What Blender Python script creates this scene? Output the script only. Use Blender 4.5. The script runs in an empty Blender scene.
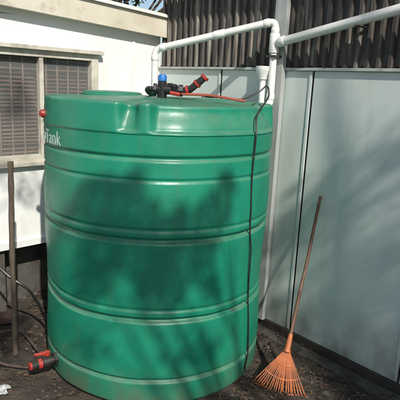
import bpy, math, random
from mathutils import Vector, Matrix, noise
random.seed(7)
R=math.radians
scene=bpy.context.scene
COL=scene.collection

# ---------------------------------------------------------------- helpers
def mesh_obj(name, verts, faces, mat=None, parent=None, smooth=False, mats=None, fmats=None):
    me=bpy.data.meshes.new(name)
    me.from_pydata([tuple(v) for v in verts],[],faces)
    if mats:
        for m in mats: me.materials.append(m)
        if fmats:
            me.polygons.foreach_set('material_index',fmats)
    elif mat: me.materials.append(mat)
    if smooth:
        me.polygons.foreach_set('use_smooth',[True]*len(me.polygons))
    me.update()
    o=bpy.data.objects.new(name,me); COL.objects.link(o)
    if parent is not None:
        o.parent=parent
        o.matrix_parent_inverse=Matrix.Translation(-parent.location)
    return o
def empty(name,loc):
    e=bpy.data.objects.new(name,None); COL.objects.link(e)
    e.location=loc; e.empty_display_size=.2
    return e
def bevel(o,w=.004,seg=2):
    m=o.modifiers.new('bevel','BEVEL'); m.width=w; m.segments=seg; m.limit_method='ANGLE'
    return o
class Geo:
    def __init__(s): s.v=[];s.f=[]
    def add(s,v,f):
        b=len(s.v); s.v+=[Vector(p) for p in v]; s.f+=[tuple(i+b for i in q) for q in f]
    def hexa(s,p):  # 8 corners: 4 bottom, 4 top
        s.add(p,[(3,2,1,0),(4,5,6,7),(0,1,5,4),(1,2,6,5),(2,3,7,6),(3,0,4,7)])
    def box(s,F,a0,a1,o0,o1,z0,z1):
        s.hexa([F(a0,o0,z0),F(a1,o0,z0),F(a1,o1,z0),F(a0,o1,z0),F(a0,o0,z1),F(a1,o0,z1),F(a1,o1,z1),F(a0,o1,z1)])
    def tube(s,pts,r,seg=16,cap=True):
        pts=[Vector(p) for p in pts]; n=len(pts)
        rr=r if isinstance(r,(list,tuple)) else [r]*n
        t0=(pts[1]-pts[0]).normalized()
        u=t0.orthogonal().normalized()
        b=len(s.v)
        for i,p in enumerate(pts):
            if i==0:t=pts[1]-pts[0]
            elif i==n-1:t=pts[-1]-pts[-2]
            else:t=(pts[i+1]-pts[i]).normalized()+(pts[i]-pts[i-1]).normalized()
            t.normalize()
            u=(u-t*u.dot(t)).normalized(); w=t.cross(u)
            for k in range(seg):
                a=2*math.pi*k/seg
                s.v.append(p+(u*math.cos(a)+w*math.sin(a))*rr[i])
        for i in range(n-1):
            for k in range(seg):
                k2=(k+1)%seg
                s.f.append((b+i*seg+k,b+i*seg+k2,b+(i+1)*seg+k2,b+(i+1)*seg+k))
        if cap:
            s.f.append(tuple(b+k for k in reversed(range(seg))))
            s.f.append(tuple(b+(n-1)*seg+k for k in range(seg)))
    def obj(s,name,mat,parent=None,smooth=False):
        return mesh_obj(name,s.v,s.f,mat,parent,smooth)
def autosmooth(o,ang=35):
    me=o.data
    me.polygons.foreach_set('use_smooth',[True]*len(me.polygons))
    try: me.set_sharp_from_angle(angle=R(ang))
    except Exception: pass
    return o
def fillet(pts,rad,n=8):
    pts=[Vector(p) for p in pts]; out=[pts[0]]
    for i in range(1,len(pts)-1):
        a,b,c=pts[i-1],pts[i],pts[i+1]
        d1=(a-b).normalized(); d2=(c-b).normalized()
        p1=b+d1*rad; p2=b+d2*rad
        for k in range(n+1):
            t=k/n
            out.append(p1*(1-t)**2+b*2*t*(1-t)+p2*t*t)
    out.append(pts[-1]); return out
def catmull(pts,n=10):
    P=[Vector(p) for p in pts]; P=[P[0]]+P+[P[-1]]; out=[]
    for i in range(1,len(P)-2):
        for k in range(n):
            t=k/n
            out.append(.5*((2*P[i])+(P[i+1]-P[i-1])*t+(2*P[i-1]-5*P[i]+4*P[i+1]-P[i+2])*t*t+(3*P[i]-P[i-1]-3*P[i+1]+P[i+2])*t**3))
    out.append(P[-2]); return out

# ---------------------------------------------------------------- materials
def mat(name,c1,c2=None,scale=4,rough=.6,bump=0,bscale=40,metal=0,dirt=None,dscale=2.0,dlo=.5,dhi=.7,stretch=(1,1,1),dstretch=(1,1,1),spec=.5,damt=1.0,rvar=.1,dust=None,dustamt=.5,fine=0,rise=None):
    m=bpy.data.materials.new(name); m.use_nodes=True
    nt=m.node_tree; N=nt.nodes; L=nt.links
    b=N['Principled BSDF']
    b.inputs['Roughness'].default_value=rough; b.inputs['Metallic'].default_value=metal
    b.inputs['Specular IOR Level'].default_value=spec
    tc=N.new('ShaderNodeTexCoord')
    def ns(sc,st,det=5,off=0):
        mp=N.new('ShaderNodeMapping'); mp.inputs['Scale'].default_value=st
        mp.inputs['Location'].default_value=(off,off,off)
        L.new(tc.outputs['Object'],mp.inputs['Vector'])
        n=N.new('ShaderNodeTexNoise'); n.inputs['Scale'].default_value=sc; n.inputs['Detail'].default_value=det
        n.inputs['Roughness'].default_value=.6
        L.new(mp.outputs['Vector'],n.inputs['Vector']); return n
    def mix(fac,a,bb):
        x=N.new('ShaderNodeMix'); x.data_type='RGBA'
        L.new(fac,x.inputs[0])
        for i,c in ((6,a),(7,bb)):
            if isinstance(c,tuple): x.inputs[i].default_value=(*c,1)
            else: L.new(c,x.inputs[i])
        return x.outputs[2]
    def ramp(sock,lo,hi,amt=1):
        r=N.new('ShaderNodeMapRange'); r.inputs[1].default_value=lo; r.inputs[2].default_value=hi
        r.inputs[4].default_value=amt
        L.new(sock,r.inputs[0]); return r.outputs[0]
    def mul(a,bb):
        x=N.new('ShaderNodeMath'); x.operation='MULTIPLY'; L.new(a,x.inputs[0]); L.new(bb,x.inputs[1]); return x.outputs[0]
    n1=ns(scale,stretch)
    col=mix(ramp(n1.outputs['Fac'],.35,.65),c1,c2 or c1)
    if dirt:
        n2=ns(dscale,dstretch,7,3.3)
        col=mix(ramp(n2.outputs['Fac'],dlo,dhi,damt),col,dirt)
    if fine:
        n5=ns(55,(1,1,1),3,5.5)
        col=mix(ramp(n5.outputs['Fac'],.60,.72,fine),col,dirt or c2)
    if rise:
        sx=N.new('ShaderNodeSeparateXYZ'); L.new(tc.outputs['Object'],sx.inputs[0])
        n6=ns(6,(1,1,.6),6,2.2)
        col=mix(mul(ramp(sx.outputs[2],rise[0],0,1.0),ramp(n6.outputs['Fac'],.3,.65,1)),col,rise[1])
    if dust:
        ge=N.new('ShaderNodeNewGeometry'); sx=N.new('ShaderNodeSeparateXYZ'); L.new(ge.outputs['Normal'],sx.inputs[0])
        n7=ns(8,(1,1,1),5,7.7)
        col=mix(mul(ramp(sx.outputs[2],.12,.6,dustamt),ramp(n7.outputs['Fac'],.25,.6,1)),col,dust)
    L.new(col,b.inputs['Base Color'])
    if rvar:
        n3=ns(7,(1,1,1),4,9.1)
        r=N.new('ShaderNodeMapRange'); r.inputs[1].default_value=.3; r.inputs[2].default_value=.7
        r.inputs[3].default_value=max(rough-rvar,.02); r.inputs[4].default_value=min(rough+rvar,1)
        L.new(n3.outputs['Fac'],r.inputs[0]); L.new(r.outputs[0],b.inputs['Roughness'])
    if bump:
        n4=ns(bscale,(1,1,1),4,1.7)
        bp=N.new('ShaderNodeBump'); bp.inputs['Strength'].default_value=1; bp.inputs['Distance'].default_value=bump
        L.new(n4.outputs['Fac'],bp.inputs['Height']); L.new(bp.outputs['Normal'],b.inputs['Normal'])
    return m
M_tank=mat('tank_green_plastic',(.006,.185,.108),(.010,.225,.132),4,.40,.0028,9,dirt=(.065,.15,.085),dscale=2.6,dlo=.56,dhi=.84,dstretch=(3,3,.40),damt=.6,dust=(.15,.20,.14),dustamt=.45,fine=.16,rise=(.26,(.09,.11,.065)))
M_pvc=mat('white_pvc',(.80,.80,.77),(.72,.72,.68),9,.35,0,dirt=(.36,.34,.27),dscale=14,dlo=.58,dhi=.75,damt=.5,dust=(.45,.42,.34),dustamt=.35)
M_panel=mat('wall_panel_paint',(.66,.72,.68),(.60,.66,.62),1.5,.34,.0012,5,dirt=(.36,.40,.34),dscale=1.7,dlo=.5,dhi=.8,dstretch=(3,3,.35),damt=.6,fine=.12,rise=(.5,(.20,.17,.13)))
M_white=mat('house_white_paint',(.82,.82,.80),(.76,.76,.73),2,.5,.001,20,dirt=(.48,.45,.38),dscale=2.5,dlo=.58,dhi=.85,dstretch=(2,2,.5),damt=.5,fine=.08)
M_post=mat('post_paint',(.50,.53,.50),(.42,.44,.41),3,.5,.001,20,dirt=(.22,.20,.15),dscale=6,dlo=.48,dhi=.72,dstretch=(2,2,.5),damt=.7)
M_fascia=mat('fascia_cream_paint',(.66,.61,.50),(.56,.51,.40),4,.6,.001,20,dirt=(.24,.19,.13),dscale=5,dlo=.55,dhi=.75,damt=.7,fine=.2)
M_corr=mat('corrugated_sheet',(.105,.09,.078),(.04,.035,.031),3,.6,.001,30,metal=.1,dirt=(.36,.33,.28),dscale=3,dlo=.53,dhi=.68,dstretch=(5,5,.5),stretch=(9,9,.6),damt=.8)
M_soil=mat('soil',(.040,.030,.022),(.085,.065,.048),3,.88,.02,35,dirt=(.020,.016,.012),dscale=9,dlo=.45,dhi=.65,rvar=.12)
M_conc=mat('old_concrete',(.11,.10,.085),(.06,.055,.045),6,.9,.006,30,dirt=(.03,.026,.022),dscale=5,dlo=.45,dhi=.7,rvar=0)
M_dark=mat('dark_steel',(.035,.03,.028),(.06,.045,.035),8,.6,.001,30)
M_black=mat('black_plastic',(.012,.012,.013),(.02,.02,.02),8,.4,dust=(.12,.10,.08),dustamt=.25)
M_red=mat('red_plastic',(.42,.03,.022),(.33,.028,.02),8,.42,dust=(.30,.12,.09),dustamt=.3)
M_blue=mat('blue_plastic',(.03,.20,.55),(.02,.15,.45),8,.4)
M_orange=mat('orange_plastic',(.50,.145,.045),(.40,.11,.035),14,.55,dirt=(.17,.08,.045),dscale=12,dlo=.42,dhi=.66,damt=.75)
M_handle=mat('rake_handle_wood',(.15,.075,.042),(.10,.05,.03),14,.6,stretch=(3,3,.5),dirt=(.26,.15,.09),dscale=10,damt=.6)
M_orpipe=mat('copper_red_pipe',(.36,.08,.05),(.28,.07,.04),10,.4)
M_stake=mat('weathered_wood',(.11,.085,.06),(.06,.045,.03),12,.85,.003,50,stretch=(4,4,.4))
M_blind=mat('brown_blind',(.17,.095,.055),(.11,.06,.035),5,.6,dirt=(.30,.2,.13),dscale=6,dlo=.5,dhi=.75,damt=.5)
M_bar=mat('window_bar_paint',(.17,.12,.085),(.11,.075,.05),8,.5)
M_alu=mat('window_frame_paint',(.62,.59,.50),(.52,.48,.40),6,.5,dirt=(.2,.17,.13),dscale=9,damt=.5)
M_letter=mat('white_lettering',(.60,.68,.62),(.32,.48,.40),30,.5)
M_bark=mat('bark',(.10,.07,.05),(.05,.035,.025),8,.9,.01,20,stretch=(3,3,.5))
M_leaf=mat('foliage',(.04,.10,.02),(.07,.13,.03),3,.55)
M_dry=mat('dry_leaf',(.12,.07,.038),(.05,.032,.02),20,.8)
M_stone=mat('grey_stone',(.12,.115,.105),(.07,.066,.06),20,.85,.003,60)
M_paper=mat('pale_scrap',(.48,.50,.50),(.36,.38,.38),20,.7,.002,60)
M_dim=mat('room_dark',(.02,.018,.016),(.03,.025,.02),3,.9)
M_glass=bpy.data.materials.new('window_glass'); M_glass.use_nodes=True
_b=M_glass.node_tree.nodes['Principled BSDF']; _b.inputs['Base Color'].default_value=(.9,.92,.9,1)
_b.inputs['Roughness'].default_value=.05; _b.inputs['Alpha'].default_value=.12

# ---------------------------------------------------------------- frames of reference for the two walls
def W(t,o,z): return Vector((.539+.668*t-.744*o, 3.655-.744*t-.668*o, z))
def Lw(s,o,z): return Vector((-.426-.707*s+.707*o, 4.73-.707*s-.707*o, z))

# ---------------------------------------------------------------- ground
def coords(c0,c1,step):
    a=[];x=c0
    while x<=c1+1e-6: a.append(x); x+=step
    return [q for q in (-300,-80,-25,-10,-5) if q<c0-.3]+a+[q for q in (5.5,8,14,30,90,300) if q>c1+.3]
xs=coords(-3.2,3.4,.035); ys=coords(1.2,5.4,.035)
gv=[];gf=[]
TC=Vector((-.284,3.296,0)); TR=.728
def gz(x,y):
    z=.03*noise.noise((x*1.3,y*1.3,0))+.016*noise.noise((x*5,y*5,2))+.010*noise.noise((x*14,y*14,5))
    d=(Vector((x,y,0))-TC).length
    if d<TR+.15: z=min(z,0)*.5-.012*(1 if d<TR else (TR+.15-d)/.15)
    return z
for y in ys:
    for x in xs:
        gv.append((x,y,gz(x,y) if (-3.2<=x<=3.4 and 1.2<=y<=5.4) else 0))
nx=len(xs)
for j in range(len(ys)-1):
    for i in range(nx-1):
        gf.append((j*nx+i,j*nx+i+1,(j+1)*nx+i+1,(j+1)*nx+i))
mesh_obj('ground',gv,gf,M_soil,smooth=True)

# ---------------------------------------------------------------- water tank
tank=empty('water_tank',TC)
def cyl(phi,r,z): # phi degrees from -Y towards +X
    a=R(phi); return Vector((TC.x+r*math.sin(a),TC.y-r*math.cos(a),z))
def sstep(a,b,x):
    t=min(max((x-a)/(b-a),0),1); return t*t*(3-2*t)
LUGS=[(-100,-12),(-5,2),(84,110),(135,165),(190,235)]
def lug(phi):
    v=0
    for a,b in LUGS:
        for p in (phi,phi-360,phi+360):
            v=max(v,sstep(a-2,a+2,p)*(1-sstep(b-2,b+2,p)))
    return v
GR=[(.17,.020,.012),(.54,.024,.014),(.60,.007,.010),(1.01,.024,.014),(1.07,.007,.01),(1.34,.008,.010),(1.456,.014,.012)]
def rad(z):
    r=TR
    if z<.03: r-=.022*(1-z/.03)**2
    for z0,d,w in GR: r-=d*math.exp(-((z-z0)/w)**4)
    r+=.006*math.sin(z*6.8+.5)
    return r
def wob(phi,z):
    return noise.noise((math.sin(R(phi))*1.7,math.cos(R(phi))*1.7,z*1.6))*.014+noise.noise((math.sin(R(phi))*6,math.cos(R(phi))*6,z*5))*.0035
rows=[]
z=0
while z<1.58: rows.append(('b',z)); z+=.0065
for k in range(15): rows.append(('s',k/14))
for k in range(1,7): rows.append(('e',k/6))
for k in range(1,16): rows.append(('t',k/15))
SEG=300; tv=[];tf=[]
for kind,q in rows:
    for i in range(SEG):
        phi=-180+360*i/SEG; lg=lug(phi)
        if kind=='b': r=rad(q); z=q
        else:
            def sh(a):
                rr=TR-.030-.05*sstep(.1,1,a); rl=TR-.002-.010*a
                if a<.12:
                    rr=TR+(rr-TR)*sstep(0,.12,a)
                return rr*(1-lg)+rl*lg
            zt=1.712+.012*lg
            if kind=='s': r=sh(q); z=1.582+(zt-1.582)*q
            elif kind=='e':
                a=q*math.pi/2; r=sh(1)-.022*(1-math.cos(a)); z=zt+.02*math.sin(a)
            else:
                r=(sh(1)-.022)*(1-q*.985)
                z=zt+.02+(1.758-zt-.02)*sstep(0,.9,q)
        if kind!='t': r+=wob(phi,z)
        tv.append(cyl(phi,r,z))
nr=len(rows)
for j in range(nr-1):
    for i in range(SEG):
        i2=(i+1)%SEG
        tf.append((j*SEG+i,j*SEG+i2,(j+1)*SEG+i2,(j+1)*SEG+i))
tf.append(tuple((nr-1)*SEG+i for i in range(SEG)))
mesh_obj('shell',tv,tf,M_tank,tank,smooth=True)
g=Geo(); c=Vector((-.62,3.42,0))
def ring(g,c,prof,seg=48):
    b=len(g.v)
    for r,z in prof:
        for i in range(seg):
            a=2*math.pi*i/seg; g.v.append(Vector((c.x+r*math.cos(a),c.y+r*math.sin(a),z)))
    for j in range(len(prof)-1):
        for i in range(seg):
            i2=(i+1)%seg; g.f.append((b+j*seg+i,b+j*seg+i2,b+(j+1)*seg+i2,b+(j+1)*seg+i))
    g.f.append(tuple(b+(len(prof)-1)*seg+i for i in range(seg)))
ring(g,c,[(.205,1.735),(.205,1.757),(.195,1.762),(.195,1.768),(.18,1.774),(.05,1.778)])
autosmooth(g.obj('lid',M_tank,tank))
# lettering wrapped on shell
fc=bpy.data.curves.new('lettering','FONT'); fc.body='VekoTank'; fc.size=.112; fc.align_x='RIGHT'; fc.extrude=.0008; fc.offset=.0004; fc.space_character=1.05
fo=bpy.data.objects.new('tmp_text',fc); COL.objects.link(fo)
bpy.context.view_layer.update()
dg=bpy.context.evaluated_depsgraph_get()
me=bpy.data.meshes.new_from_object(fo.evaluated_get(dg))
bpy.data.objects.remove(fo)
lv=[]
for v in me.vertices:
    phi=-44.5+math.degrees(v.co.x/TR)
    zz=1.505+v.co.y-.03
    lv.append(cyl(phi,rad(zz)+wob(phi,zz)+.0012+v.co.z,zz))
mesh_obj('lettering',lv,[tuple(p.vertices) for p in me.polygons],M_letter,tank)
# red plug near the top
g=Geo(); g.tube([cyl(-66,.70,1.635),cyl(-66,TR+.018,1.635)],.024,20); g.tube([cyl(-66,TR+.018,1.635),cyl(-66,TR+.028,1.635)],.016,6)
autosmooth(g.obj('plug',M_red,tank))
# outlet valve bottom
vz=.115; ph=-52
g=Geo()
g.tube([cyl(ph,.69,vz),cyl(ph,.75,vz)],.045,6)
g.tube([cyl(ph,.735,vz),cyl(ph,.86,vz)],.023,20)
g.tube([cyl(ph,.775,vz),cyl(ph,.82,vz)],.033,20)
g.tube([cyl(ph,.85,vz),cyl(ph,.89,vz)],.030,20)
g.tube([cyl(ph,.79,vz),cyl(ph,.79,vz+.055)],.012,12)
autosmooth(g.obj('outlet_valve_body',M_black,tank))
g=Geo(); p=cyl(ph,.79,vz+.057); u=(cyl(ph,1,0)-cyl(ph,0,0)).normalized()
g.tube([p-u*.015,p+u*.08+Vector((0,0,.012))],[.012,.008],10); g.tube([p-Vector((0,0,.012)),p+Vector((0,0,.012))],.018,14)
g.tube([cyl(ph,.825,vz),cyl(ph,.85,vz)],.031,20); g.tube([cyl(ph,.89,vz),cyl(ph,.902,vz)],.025,20)
autosmooth(g.obj('outlet_valve_handle',M_red,tank))

# ---------------------------------------------------------------- right building (panel wall + corrugated upper wall)
shed=empty('panel_shed',W(1.5,0,0))
T0,T1=-1.444,5.0; ZP=1.965
g=Geo()
jt=[-1.444,-.62,.27,1.13,1.99,2.85,3.71,5.0]
for a,b in zip(jt[:-1],jt[1:]):
    # gently oil-canned sheet face so reflections wander
    n1,n2=14,24; b0=len(g.v)
    for j in range(n2+1):
        for i in range(n1+1):
            t=a+.006+(b-a-.012)*i/n1; z=.075+(ZP-.075)*j/n2
            ed=min(i,n1-i)/n1*min(j,n2-j)/n2*16
            g.v.append(W(t,.003*noise.noise((t*3.1,z*2.3,4))*min(ed,1)-.003,z))
    for j in range(n2):
        for i in range(n1):
            q=b0+j*(n1+1)+i; g.f.append((q,q+1,q+n1+2,q+n1+1))
g.obj('wall_panels',M_panel,shed,True)
g=Geo(); g.box(W,T0,T1,-.10,-.012,0,3.0-1.0); g.box(W,T0,T1,-.10,-.06,2.001,3.0); g.obj('wall_backing',M_dim,shed)
g=Geo()
for a in jt[1:-1]:
    g.box(W,a-.03,a-.008,.0005,.005,.08,ZP-.002)
bevel(g.obj('joint_strips',M_panel,shed),.002)
g=Geo()
for a in jt[1:-1]:
    z=.25
    while z<1.9:
        g.tube([W(a-.019,.005,z),W(a-.019,.007,z)],.0035,8); z+=.45
autosmooth(g.obj('rivets',M_post,shed))
g=Geo(); g.box(W,T0,T1,-.06,.012,.0,.072); bevel(g.obj('base_channel',M_dark,shed),.004)
g=Geo(); g.box(W,T0,T1,.015,.12,-.05,.018); bevel(g.obj('footing',M_conc,shed),.012,3)
g=Geo(); g.box(W,T0,T1,-.009,.018,ZP+.002,ZP+.022); bevel(g.obj('panel_cap',M_post,shed),.003)
g=Geo(); g.box(W,-.07,.035,.006,.045,.074,2.597)
bevel(g.obj('corner_trim',M_post,shed),.004)
cv=[];cf=[]
t=T0;pr=.076;pts=[]
while t<T1:
    for f,o in ((0,0),(.28,0),(.42,.024),(.68,.024),(.82,0)):
        pts.append((t+f*pr,o))
    t+=pr
zz=[ZP+.025,2.35,2.75,3.05]
for z in zz:
    for (t,o) in pts:
        cv.append(W(t,o-.02+.006*noise.noise((t*2,z*2,0)),z))
n=len(pts)
for j in range(len(zz)-1):
    for i in range(n-1): cf.append((j*n+i,j*n+i+1,(j+1)*n+i+1,(j+1)*n+i))
mesh_obj('corrugated_sheets',cv,cf,M_corr,shed)
g=Geo(); g.box(W,T0-.1,T1,.05,.09,2.60,2.68); g.obj('eave_beam',M_dark,shed)
g=Geo()
g.hexa([W(T0-.1,.16,2.98),W(T1,.16,2.98),W(T1,-3,3.4),W(T0-.1,-3,3.4),W(T0-.1,.16,3.02),W(T1,.16,3.02),W(T1,-3,3.44),W(T0-.1,-3,3.44)])
g.obj('roof',M_corr,shed)
g=Geo(); g.box(W,T0,T0+.08,-3,-.101,0,3.0); g.box(W,T1-.08,T1,-3,-.101,0,3.0); g.obj('end_walls',M_panel,shed)

# ---------------------------------------------------------------- left prefab house
house=empty('prefab_house',Lw(2,0,0))
S0,S1=.0,4.6; ws0,ws1=.70,2.35; wz0,wz1=1.22,2.03
def Lr(s,o,z): return Lw(s,o,z+.052*s)
g=Geo()
zb=.55
g.box(Lw,S0,ws0,-.08,0,zb,2.27); g.box(Lw,ws1,S1,-.08,0,zb,2.27)
g.box(Lw,ws0,ws1,-.08,0,zb,wz0); g.box(Lw,ws0,ws1,-.08,0,wz1,2.27)
g.box(Lr,S0,S1,-.075,-.004,2.2,2.262)
g.obj('walls',M_white,house)
g=Geo()
for s in (.30,): g.box(Lw,s-.012,s+.012,.001,.007,zb+.036,2.232)
g.box(Lw,S0,S1,.001,.02,zb-.02,zb+.035)
g.box(Lw,ws1+.3,ws1+.325,.001,.007,zb+.036,2.24)
bevel(g.obj('cover_strips',M_white,house),.002)
g=Geo(); g.box(Lw,S0,S1,-.30,-.22,-.1,zb+.1)
for s in (.3,1.5,2.7,3.9): g.box(Lw,s,s+.2,-.2,-.02,-.1,zb-.021)
g.obj('plinth',M_conc,house)
g=Geo(); g.box(Lw,S0,S1,-.21,-.081,zb,zb+.02); g.obj('floor_beam',M_dark,house)
g=Geo(); g.box(Lr,-.12,S1+.2,.06,.085,2.235,2.40); bevel(g.obj('fascia',M_fascia,house),.003)
g=Geo(); g.box(Lr,-.10,S1+.2,-.06,.059,2.263,2.275); g.obj('soffit',M_white,house)
g=Geo(); g.box(Lr,-.14,S1+.2,.03,.11,2.402,2.425); bevel(g.obj('roof_edge_trim',M_white,house),.003)
g=Geo(); g.hexa([Lr(-.13,.10,2.426),Lr(S1+.2,.10,2.426),Lr(S1+.2,-3.3,2.50),Lr(-.13,-3.3,2.50),Lr(-.13,.10,2.432),Lr(S1+.2,.10,2.432),Lr(S1+.2,-3.3,2.506),Lr(-.13,-3.3,2.506)])
g.obj('roof_sheet',M_fascia,house)
g=Geo(); g.box(Lw,S0,S0+.08,-3.2,-.081,0,2.42); g.box(Lw,S1-.08,S1,-3.2,-.081,0,2.5); g.box(Lw,S0,S1,-3.28,-3.201,0,2.42); g.obj('side_walls',M_white,house)
# window
g=Geo()
fw=.035
g.box(Lw,ws0-.03,ws0+fw,-.04,.022,wz0-.03,wz1+.03); g.box(Lw,ws1-fw,ws1+.03,-.04,.022,wz0-.03,wz1+.03)
g.box(Lw,ws0+fw+.001,ws1-fw-.001,-.04,.022,wz0-.03,wz0+fw); g.box(Lw,ws0+fw+.001,ws1-fw-.001,-.04,.022,wz1-.04,wz1+.03)
for s in (1.17,1.64): g.box(Lw,s-.017,s+.017,-.035,.015,wz0+fw+.001,wz1-.041)
g.box(Lw,ws0-.06,ws1+.06,.023,.06,wz1+.01,wz1+.04)
g.box(Lw,ws0-.05,ws1+.05,.023,.05,wz0-.045,wz0-.015)
bevel(g.obj('window_frame',M_alu,house),.003)
g=Geo()
s=ws0+.12
while s<ws1-.05:
    if min(abs(s-1.17),abs(s-1.64))>.03: g.tube([Lw(s,-.048,wz0+.0),Lw(s,-.048,wz1-.0)],.007,8)
    s+=.094
for z in (1.36,1.63,1.90): g.tube([Lw(ws0+.0,-.056,z),Lw(ws1-.0,-.056,z)],.005,8)
autosmooth(g.obj('burglar_bars',M_bar,house))
g=Geo(); z=wz0+.01
while z<wz1-.0:
    for a,b,tilt in ((ws0+.01,1.168,.010),(1.172,1.638,.014),(1.642,ws1-.01,.011)):
        dz=.008*noise.noise((z*30,a,1)); dr=.014*noise.noise((z*9,a*3,4))
        g.hexa([Lw(a,-.125,z+tilt+dz),Lw(b,-.125,z+tilt+dz+dr),Lw(b,-.09,z+dz+dr),Lw(a,-.09,z+dz),
            Lw(a,-.125,z+tilt+.002+dz),Lw(b,-.125,z+tilt+.002+dz+dr),Lw(b,-.09,z+.002+dz+dr),Lw(a,-.09,z+.002+dz)])
    z+=.030
g.obj('blinds',M_blind,house)
g=Geo(); g.box(Lw,ws0-.1,ws1+.1,-.9,-.88,wz0-.2,wz1+.2); g.obj('room_back',M_dim,house)
g=Geo(); g.add([Lw(ws0,-.03,wz0),Lw(ws1,-.03,wz0),Lw(ws1,-.03,wz1),Lw(ws0,-.03,wz1)],[(0,1,2,3)]); g.obj('window_glass',M_glass,house)

# ---------------------------------------------------------------- PVC rainwater pipes
pipes=empty('rainwater_pipe',W(-.02,.1,1.0))
pr=.0255
def socket(g,p,d,l=.05,r=None):
    d=Vector(d).normalized(); r=r or pr+.004
    g.tube([Vector(p)-d*l/2,Vector(p)-d*l/2+d*.003,Vector(p)+d*l/2-d*.003,Vector(p)+d*l/2],[r-.002,r,r,r-.002],20)
g=Geo()
A=W(-.02,.085,2.29)
B=Vector((-.385,3.87,2.085))
C=Vector((-.385,3.87,1.74))
D=W(-.02,.085,1.72)
E=Vector((.28,3.43,1.70))
path=fillet([C,B,A,D,E],.05)
g.tube(path,pr,20)
for corner,nb1,nb2 in ((B,C,A),(A,B,D),(D,A,E)):
    for nb in (nb1,nb2):
        d=(nb-corner).normalized(); socket(g,corner+d*.062,d,.04)
socket(g,B.lerp(A,.55),A-B,.08)
P0=W(-.0,.085,2.145); P1=W(3.2,.085,2.72)
g.tube([W(-.02,.085,2.142),P1],.030,20)
socket(g,W(-.02,.085,2.145),(0,0,1),.13,.035)
socket(g,W(.05,.085,2.155),P1-P0,.05,.035)
for f in (.55,): socket(g,P0.lerp(P1,f),P1-P0,.10,.033)
autosmooth(g.obj('pipes',M_pvc,pipes),40)
g=Geo(); c=W(-.085,.105,0)
ring(g,c,[(.03,1.90),(.034,1.92),(.050,1.955),(.054,1.975),(.054,1.99),(.042,1.991),(.03,1.96)],24)
g.tube([c+Vector((0,0,1.74)),c+Vector((0,0,1.91))],.022,20)
autosmooth(g.obj('leaf_trap',M_pvc,pipes))
g=Geo()
for t,z in ((.62,2.259),(1.9,2.49)):
    g.box(W,t-.010,t+.010,-.01,.119,z-.036,z-.031)
g.box(W,-.06,.02,.046,.118,2.05,2.065)
g.obj('pipe_brackets',M_dark,pipes)

# ---------------------------------------------------------------- filter / valve fitting on the tank top
fit=empty('inline_water_filter',(-.2,3.1,1.78))
g=Geo()
g.tube([(-.31,3.12,1.815),(-.14,3.10,1.815)],.027,20)
g.tube([(-.315,3.12,1.815),(-.295,3.12,1.815)],.036,8)
g.tube([(-.16,3.10,1.815),(-.135,3.10,1.815)],.035,8)
g.tube([(-.262,3.115,1.74),(-.262,3.115,1.815)],.03,16)
g.tube([(-.262,3.115,1.815),(-.262,3.115,1.865)],.027,20)
g.tube([(-.215,3.11,1.815),(-.215,3.105,1.855)],.018,14)
g.tube([(-.19,3.10,1.80),(-.185,3.08,1.845)],.02,14)
g.tube([(-.135,3.10,1.812),(-.085,3.09,1.828)],.022,16)
g.tube([(-.09,3.09,1.825),(-.045,3.08,1.865),(-.01,3.08,1.895)],[.02,.022,.02],16)
g.tube(catmull([(-.31,3.12,1.815),(-.35,3.15,1.815),(-.36,3.25,1.80),(-.34,3.4,1.77)],6),.018,12)
autosmooth(g.obj('filter_body',M_black,fit))
g=Geo()
ring(g,Vector((-.262,3.115,0)),[(.023,1.865),(.027,1.868),(.027,1.893),(.022,1.903),(.012,1.907)],24)
autosmooth(g.obj('filter_cap',M_blue,fit))
g=Geo()
g.tube([(-.115,3.095,1.817),(-.10,3.093,1.822)],.028,18)
g.tube([(-.055,3.082,1.855),(-.045,3.08,1.865)],.027,18)
g.tube([(-.012,3.08,1.892),(.0,3.08,1.905)],.026,18)
g.tube([(-.21,3.07,1.80),(-.15,3.06,1.792)],.012,10)
autosmooth(g.obj('red_rings',M_red,fit))
g=Geo(); g.tube(catmull([(-.14,3.07,1.795),(0,3.05,1.797),(.12,3.03,1.787),(.24,3.03,1.772)],6),.008,10)
autosmooth(g.obj('supply_tube',M_orpipe,fit))
fit.location.z-=.012

# cable
cb=[Vector((-.02,3.05,1.775)),Vector((.1,3.06,1.775)),Vector((.22,3.08,1.77)),Vector((.33,3.12,1.82)),Vector((.375,3.13,1.855)),Vector((.385,3.10,1.79)),cyl(58,TR-.03,1.69),cyl(53,TR+.005,1.59)]
z=1.5
while z>.05:
    phi=52.5+ (1.5-z)*3.5+1.6*math.sin(z*4.2)
    cb.append(cyl(phi,rad(z+.05)+wob(phi,z)*.8+.010+.004*math.sin(z*9),z)); z-=.12
cb+= [cyl(60,TR+.08,.02),cyl(72,TR+.18,.02),cyl(95,TR+.12,.02)]
g=Geo(); g.tube(catmull(cb,8),.005,8)
autosmooth(g.obj('electric_cable',M_black),60)

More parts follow.
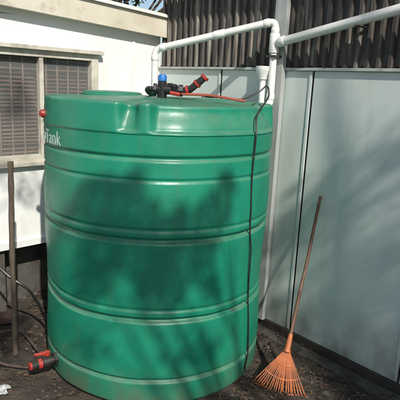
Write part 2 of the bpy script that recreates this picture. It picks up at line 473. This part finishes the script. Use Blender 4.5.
# ---------------------------------------------------------------- leaf rake
rake=empty('leaf_rake',(.55,2.78,0))
top=Vector((.815,3.315,1.145)); foot=Vector((.54,2.76,.0)); ax=(top-foot).normalized()
hub=foot+(top-foot)*.235
g=Geo(); g.tube([hub-ax*.03,hub+ax*.3,hub+ax*.55+Vector((.004,0,0)),top-ax*.1,top],[.0115,.0115,.011,.011,.010],14)
autosmooth(g.obj('handle',M_handle,rake))
sidev=Vector((.93,-.37,0)).normalized(); sidev=(sidev-ax*sidev.dot(ax)).normalized(); nrm=ax.cross(sidev).normalized()
if nrm.y>0: nrm=-nrm   # towards the camera
NT=21
jit=[random.gauss(0,.9) for _ in range(NT)]
def tine(k,u):
    a=(k-(NT-1)/2)/((NT-1)/2)
    ang=a*R(32)+R(jit[k])*u
    l=.328*u
    p=hub-ax*(.02+math.cos(ang)*l)+sidev*math.sin(ang)*l*1.03
    p+=nrm*(.012*math.sin(u*3.0)*(1-abs(a)*.5)+.004*jit[k]*u*u)
    if u>.88: p+= nrm*(-.3*(u-.88))
    p.z=max(p.z,.012)
    return p
def flat(g,pts,w,th,nn):
    b=len(g.v)
    for i,p in enumerate(pts):
        if i<len(pts)-1:t=(pts[i+1]-p).normalized()
        else:t=(p-pts[i-1]).normalized()
        s_=t.cross(nn).normalized(); n2=s_.cross(t)
        ww=w[i] if isinstance(w,list) else w
        for a,c_ in ((-1,-1),(1,-1),(1,1),(-1,1)): g.v.append(p+s_*ww*a/2+n2*th*c_/2)
    for i in range(len(pts)-1):
        for k in range(4):
            k2=(k+1)%4; g.f.append((b+i*4+k,b+i*4+k2,b+(i+1)*4+k2,b+(i+1)*4+k))
    g.f.append((b+3,b+2,b+1,b)); e=b+(len(pts)-1)*4; g.f.append((e,e+1,e+2,e+3))
g=Geo()
for k in range(NT):
    us=[.08+.92*i/13 for i in range(14)]
    flat(g,[tine(k,u)+nrm*.0006*(k%2) for u in us],[.0055+.002*u for u in us],.004,nrm)
for u0,w in ((.34,.016),(.60,.010)):
    flat(g,[tine(k,u0)+nrm*.004 for k in range(NT)],w,.005,nrm)
g.obj('fan_tines',M_orange,rake)
g=Geo(); g.tube([hub-ax*.05,hub-ax*.03,hub+ax*.05,hub+ax*.065],[.025,.019,.015,.013],14)
autosmooth(g.obj('ferrule',M_orange,rake))

# ---------------------------------------------------------------- stake, hose, things at left
g=Geo()
sp=[Vector((-1.215,3.086,-.05)),Vector((-1.208,3.088,.3)),Vector((-1.209,3.09,.7)),Vector((-1.201,3.095,1.1)),Vector((-1.20,3.10,1.32))]
g.tube(catmull(sp,6),[.018+.0015*math.sin(i*1.7) for i in range(25)],9)
autosmooth(g.obj('wooden_stake',M_stake),50)
g=Geo(); g.tube(catmull([(-1.75,3.35,.75),(-1.45,3.25,.62),(-1.27,3.2,.50),(-1.15,3.22,.40),(-1.09,3.3,.2),(-1.10,3.4,.02),(-1.3,3.6,.015),(-1.9,3.6,.015)],8),.010,10)
autosmooth(g.obj('garden_hose',M_black))
g=Geo(); g.box(lambda a,o,z:Vector((-1.62+a*.9+o*.2,3.52+a*.15-o*.9,z+.1*a)),0,.26,0,.12,.0,.06)
bevel(g.obj('brick',mat('brick_clay',(.12,.06,.045),(.08,.045,.035),8,.9,.004,40,dirt=(.05,.04,.03),dscale=8)),.008)
g=Geo()
b0=len(g.v)
for j in range(9):
    for i in range(9):
        x=-1.20+.12*i/8+.01*math.sin(j*1.3); y=2.57+.085*j/8+.008*math.sin(i*1.9)
        g.v.append(Vector((x,y,gz(x,y)+.012+.022*abs(noise.noise((x*22,y*22,3))))))
for j in range(8):
    for i in range(8):
        q=j*9+i; g.f.append((q,q+1,q+10,q+9))
g.obj('paper_scrap',M_paper)
g=Geo(); g.tube(catmull([(-1.55,3.0,.03),(-1.36,2.95,.06),(-1.2,2.86,.05),(-.98,2.86,.03)],5),[.012-.0004*i for i in range(16)],8); g.tube(catmull([(-1.6,3.3,.02),(-1.4,3.26,.05),(-1.25,3.28,.06),(-1.05,3.05,.05)],5),[.014-.0005*i for i in range(16)],8)
autosmooth(g.obj('fallen_branch',M_bark))

# leaf litter, twigs, stones
NW=Vector((.744,.668,0)); W0=W(0,0,0)
def free(x,y,m1,m2):
    p=Vector((x,y,0))
    return (p-TC).length>TR+m1 and (p-W0).dot(NW)<-m2
def leafquad(g,c,s,flatness=1.0,asp=.5):
    d=Vector((random.uniform(-1,1),random.uniform(-1,1),random.uniform(-1,1)*(1-flatness))).normalized()
    up=Vector((random.gauss(0,.35),random.gauss(0,.35),1)) if flatness>.5 else Vector((random.uniform(-1,1),random.uniform(-1,1),random.uniform(-1,1)))
    w=d.cross(up)
    if w.length<1e-3: return
    w.normalize(); n=w.cross(d)
    g.add([c-d*s/2,c-d*s*.1+w*s*asp/2+n*s*.08,c+d*s/2,c-d*s*.1-w*s*asp/2+n*s*.08],[(0,1,2,3)])
g=Geo()
for i in range(9000):
    x=random.uniform(-2.6,2.2);y=random.uniform(1.6,4.6)
    if not free(x,y,.01,.03): continue
    near=(Vector((x,y,0))-W0).dot(NW)>-.35 or (Vector((x,y,0))-TC).length<TR+.12
    if noise.noise((x*3,y*3,9))<-.12 and not near: continue
    leafquad(g,Vector((x,y,gz(x,y)+random.uniform(.004,.016)+(.02 if (Vector((x,y,0))-W0).dot(NW)>-.13 else 0))),random.uniform(.010,.048),.95,random.uniform(.3,.7))
g.obj('leaf_litter',M_dry)
g=Geo()
for i in range(240):
    x=random.uniform(-2.0,1.9);y=random.uniform(1.7,4.2)
    if not free(x,y,.06,.15): continue
    a=random.uniform(0,6.28);l=random.uniform(.05,.2)
    p=Vector((x,y,gz(x,y)+.008)); d=Vector((math.cos(a),math.sin(a),0))*l
    g.tube([p-d*.5,p+Vector((.01,.01,.008)),p+d*.5],[.003,.0025,.0015],6)
g.obj('twigs',M_bark)
def stone(g,c,s):
    b=len(g.v); nu,nv=10,7; off=random.uniform(0,50)
    for j in range(nv+1):
        th=math.pi*j/nv
        for i in range(nu):
            a=2*math.pi*i/nu
            d=Vector((math.sin(th)*math.cos(a),math.sin(th)*math.sin(a),math.cos(th)*.55))
            g.v.append(c+d*s*(1+.5*noise.noise(d*1.6+Vector((off,0,0)))))
    for j in range(nv):
        for i in range(nu):
            i2=(i+1)%nu; g.f.append((b+j*nu+i,b+(j+1)*nu+i,b+(j+1)*nu+i2,b+j*nu+i2))
g=Geo()
for i in range(700):
    x=random.uniform(-1.9,1.7);y=random.uniform(1.8,4.2)
    if not free(x,y,.05,.14): continue
    stone(g,Vector((x,y,gz(x,y)+.001)),random.choice((.004,.005,.007,.009,.012,.02)))
g.obj('stones',M_stone)

# ---------------------------------------------------------------- trees
S=Vector((.30,-.80,.75)).normalized()
def clump(g,c,rx,n,size=.07,rz=None):
    rz=rz or rx
    for i in range(n):
        d=Vector((random.gauss(0,1),random.gauss(0,1),random.gauss(0,1))).normalized()*(random.random()**.45)
        k=1+.3*noise.noise(d*2+c)
        leafquad(g,c+Vector((d.x*rx*k,d.y*rx*k,d.z*rz*k)),random.uniform(.6,1.2)*size,0,.5)
def tree(name,base,targets,trunk_r=.16,crown_h=3.0):
    e=empty(name,base); g=Geo(); h=Geo()
    base=Vector(base)
    mid=Vector((base.x+.1,base.y,crown_h))
    h.tube(catmull([base-Vector((0,0,.2)),base+Vector((.05,.03,crown_h*.5)),mid],6),[trunk_r*(1-.03*i) for i in range(13)],14)
    for c,r,n,sz in targets:
        c=Vector(c)
        m=mid.lerp(c,.5)+Vector((random.uniform(-.2,.2),random.uniform(-.2,.2),.25))
        pts=catmull([mid-Vector((0,0,random.uniform(0,.5))),m,c],5)
        h.tube(pts,[max(.006,.04*(1-i/len(pts))) for i in range(len(pts))],7)
        clump(g,c,r,n,sz)
    h.obj('trunk_and_limbs',M_bark,e,True); g.obj('crown',M_leaf,e)
def up(p,k): return Vector(p)+S*k
tg=[]
for p,k,r,n,sz in (((-.50,2.6,1.13),5.0,.19,380,.06),((-.36,2.6,1.29),5.0,.08,90,.05),((-.62,2.6,1.27),5.0,.09,90,.05),((-.26,2.6,.98),5.1,.20,420,.06),((-.02,2.6,1.04),5.0,.19,400,.06),((.12,2.65,1.22),4.9,.10,140,.05),
                ((.17,2.66,1.38),4.9,.07,70,.05),((-.55,2.6,.84),5.0,.15,260,.06),((-.2,2.6,.74),5.1,.16,290,.06),((-.80,2.8,1.0),5.0,.08,40,.05),((.10,2.6,.80),5.0,.11,140,.05),
                ((-.6,2.6,.40),5.2,.16,70,.06),((-.1,2.6,.30),5.2,.17,80,.06),((.12,2.6,.42),5.2,.10,50,.06)):
    tg.append((up(p,k),r,n,sz))
for i in range(24):
    t=random.uniform(.3,3.6); z=random.uniform(-.3,1.7)
    tg.append((up(W(t,0,z),random.uniform(5.2,7.2)),random.uniform(.26,.40),190,.085))
for i in range(12):
    t=random.uniform(-1.4,3.0); z=random.uniform(2.45,3.1)
    tg.append((up(W(t,0,z),random.uniform(5.2,6.5)),.2,140,.075))
for i in range(5):
    tg.append((up((random.uniform(.7,1.8),random.uniform(2.2,3.0),0),random.uniform(5,7)),.3,160,.08))
tree('tree',(3.2,-3.0,0),tg,.17,2.8)
tg=[]
for i in range(18):
    tg.append((up((random.uniform(-2.6,-1.15),random.uniform(2.2,3.6),random.uniform(0,.5)),random.uniform(4.5,6)),random.uniform(.2,.3),180,.08))
for i in range(6):
    tg.append((up(Lw(random.uniform(1.0,2.3),0,random.uniform(.9,1.8)),random.uniform(5,6)),.15,60,.07))
tree('tree',(-2.6,-3.2,0),tg,.15,2.6)
tg=[]
for i in range(34):
    tg.append(((random.uniform(-5.5,1.5),random.uniform(9.5,12.5),random.uniform(2.4,6.2)),random.uniform(.45,.85),260,.14))
tree('tree',(-2.0,11,0),tg,.22,2.6)

# ---------------------------------------------------------------- world, sun, camera
w=bpy.data.worlds.new('World'); scene.world=w; w.use_nodes=True
nt=w.node_tree; bg=nt.nodes['Background']
sky=nt.nodes.new('ShaderNodeTexSky'); sky.sky_type='NISHITA'; sky.sun_disc=False
sky.sun_elevation=math.asin(S.z); sky.sun_rotation=math.atan2(S.x,S.y)
nt.links.new(sky.outputs[0],bg.inputs[0]); bg.inputs[1].default_value=.115
sl=bpy.data.lights.new('sun','SUN'); sl.energy=5.0; sl.angle=R(.8); sl.color=(1,.955,.88)
so=bpy.data.objects.new('sun',sl); COL.objects.link(so); so.rotation_euler=(-S).to_track_quat('-Z','Y').to_euler(); so.location=S*20
cd=bpy.data.cameras.new('camera'); cd.lens=45; cd.sensor_width=36; cd.clip_end=1000; cd.clip_start=.05
co=bpy.data.objects.new('camera',cd); COL.objects.link(co)
co.matrix_world=Matrix.Translation((0,0,1.845))@Matrix.Rotation(R(77),4,'X')@Matrix.Rotation(R(2.7),4,'Z')
scene.camera=co
scene.view_settings.view_transform='Standard'; scene.view_settings.look='None'; scene.view_settings.exposure=0
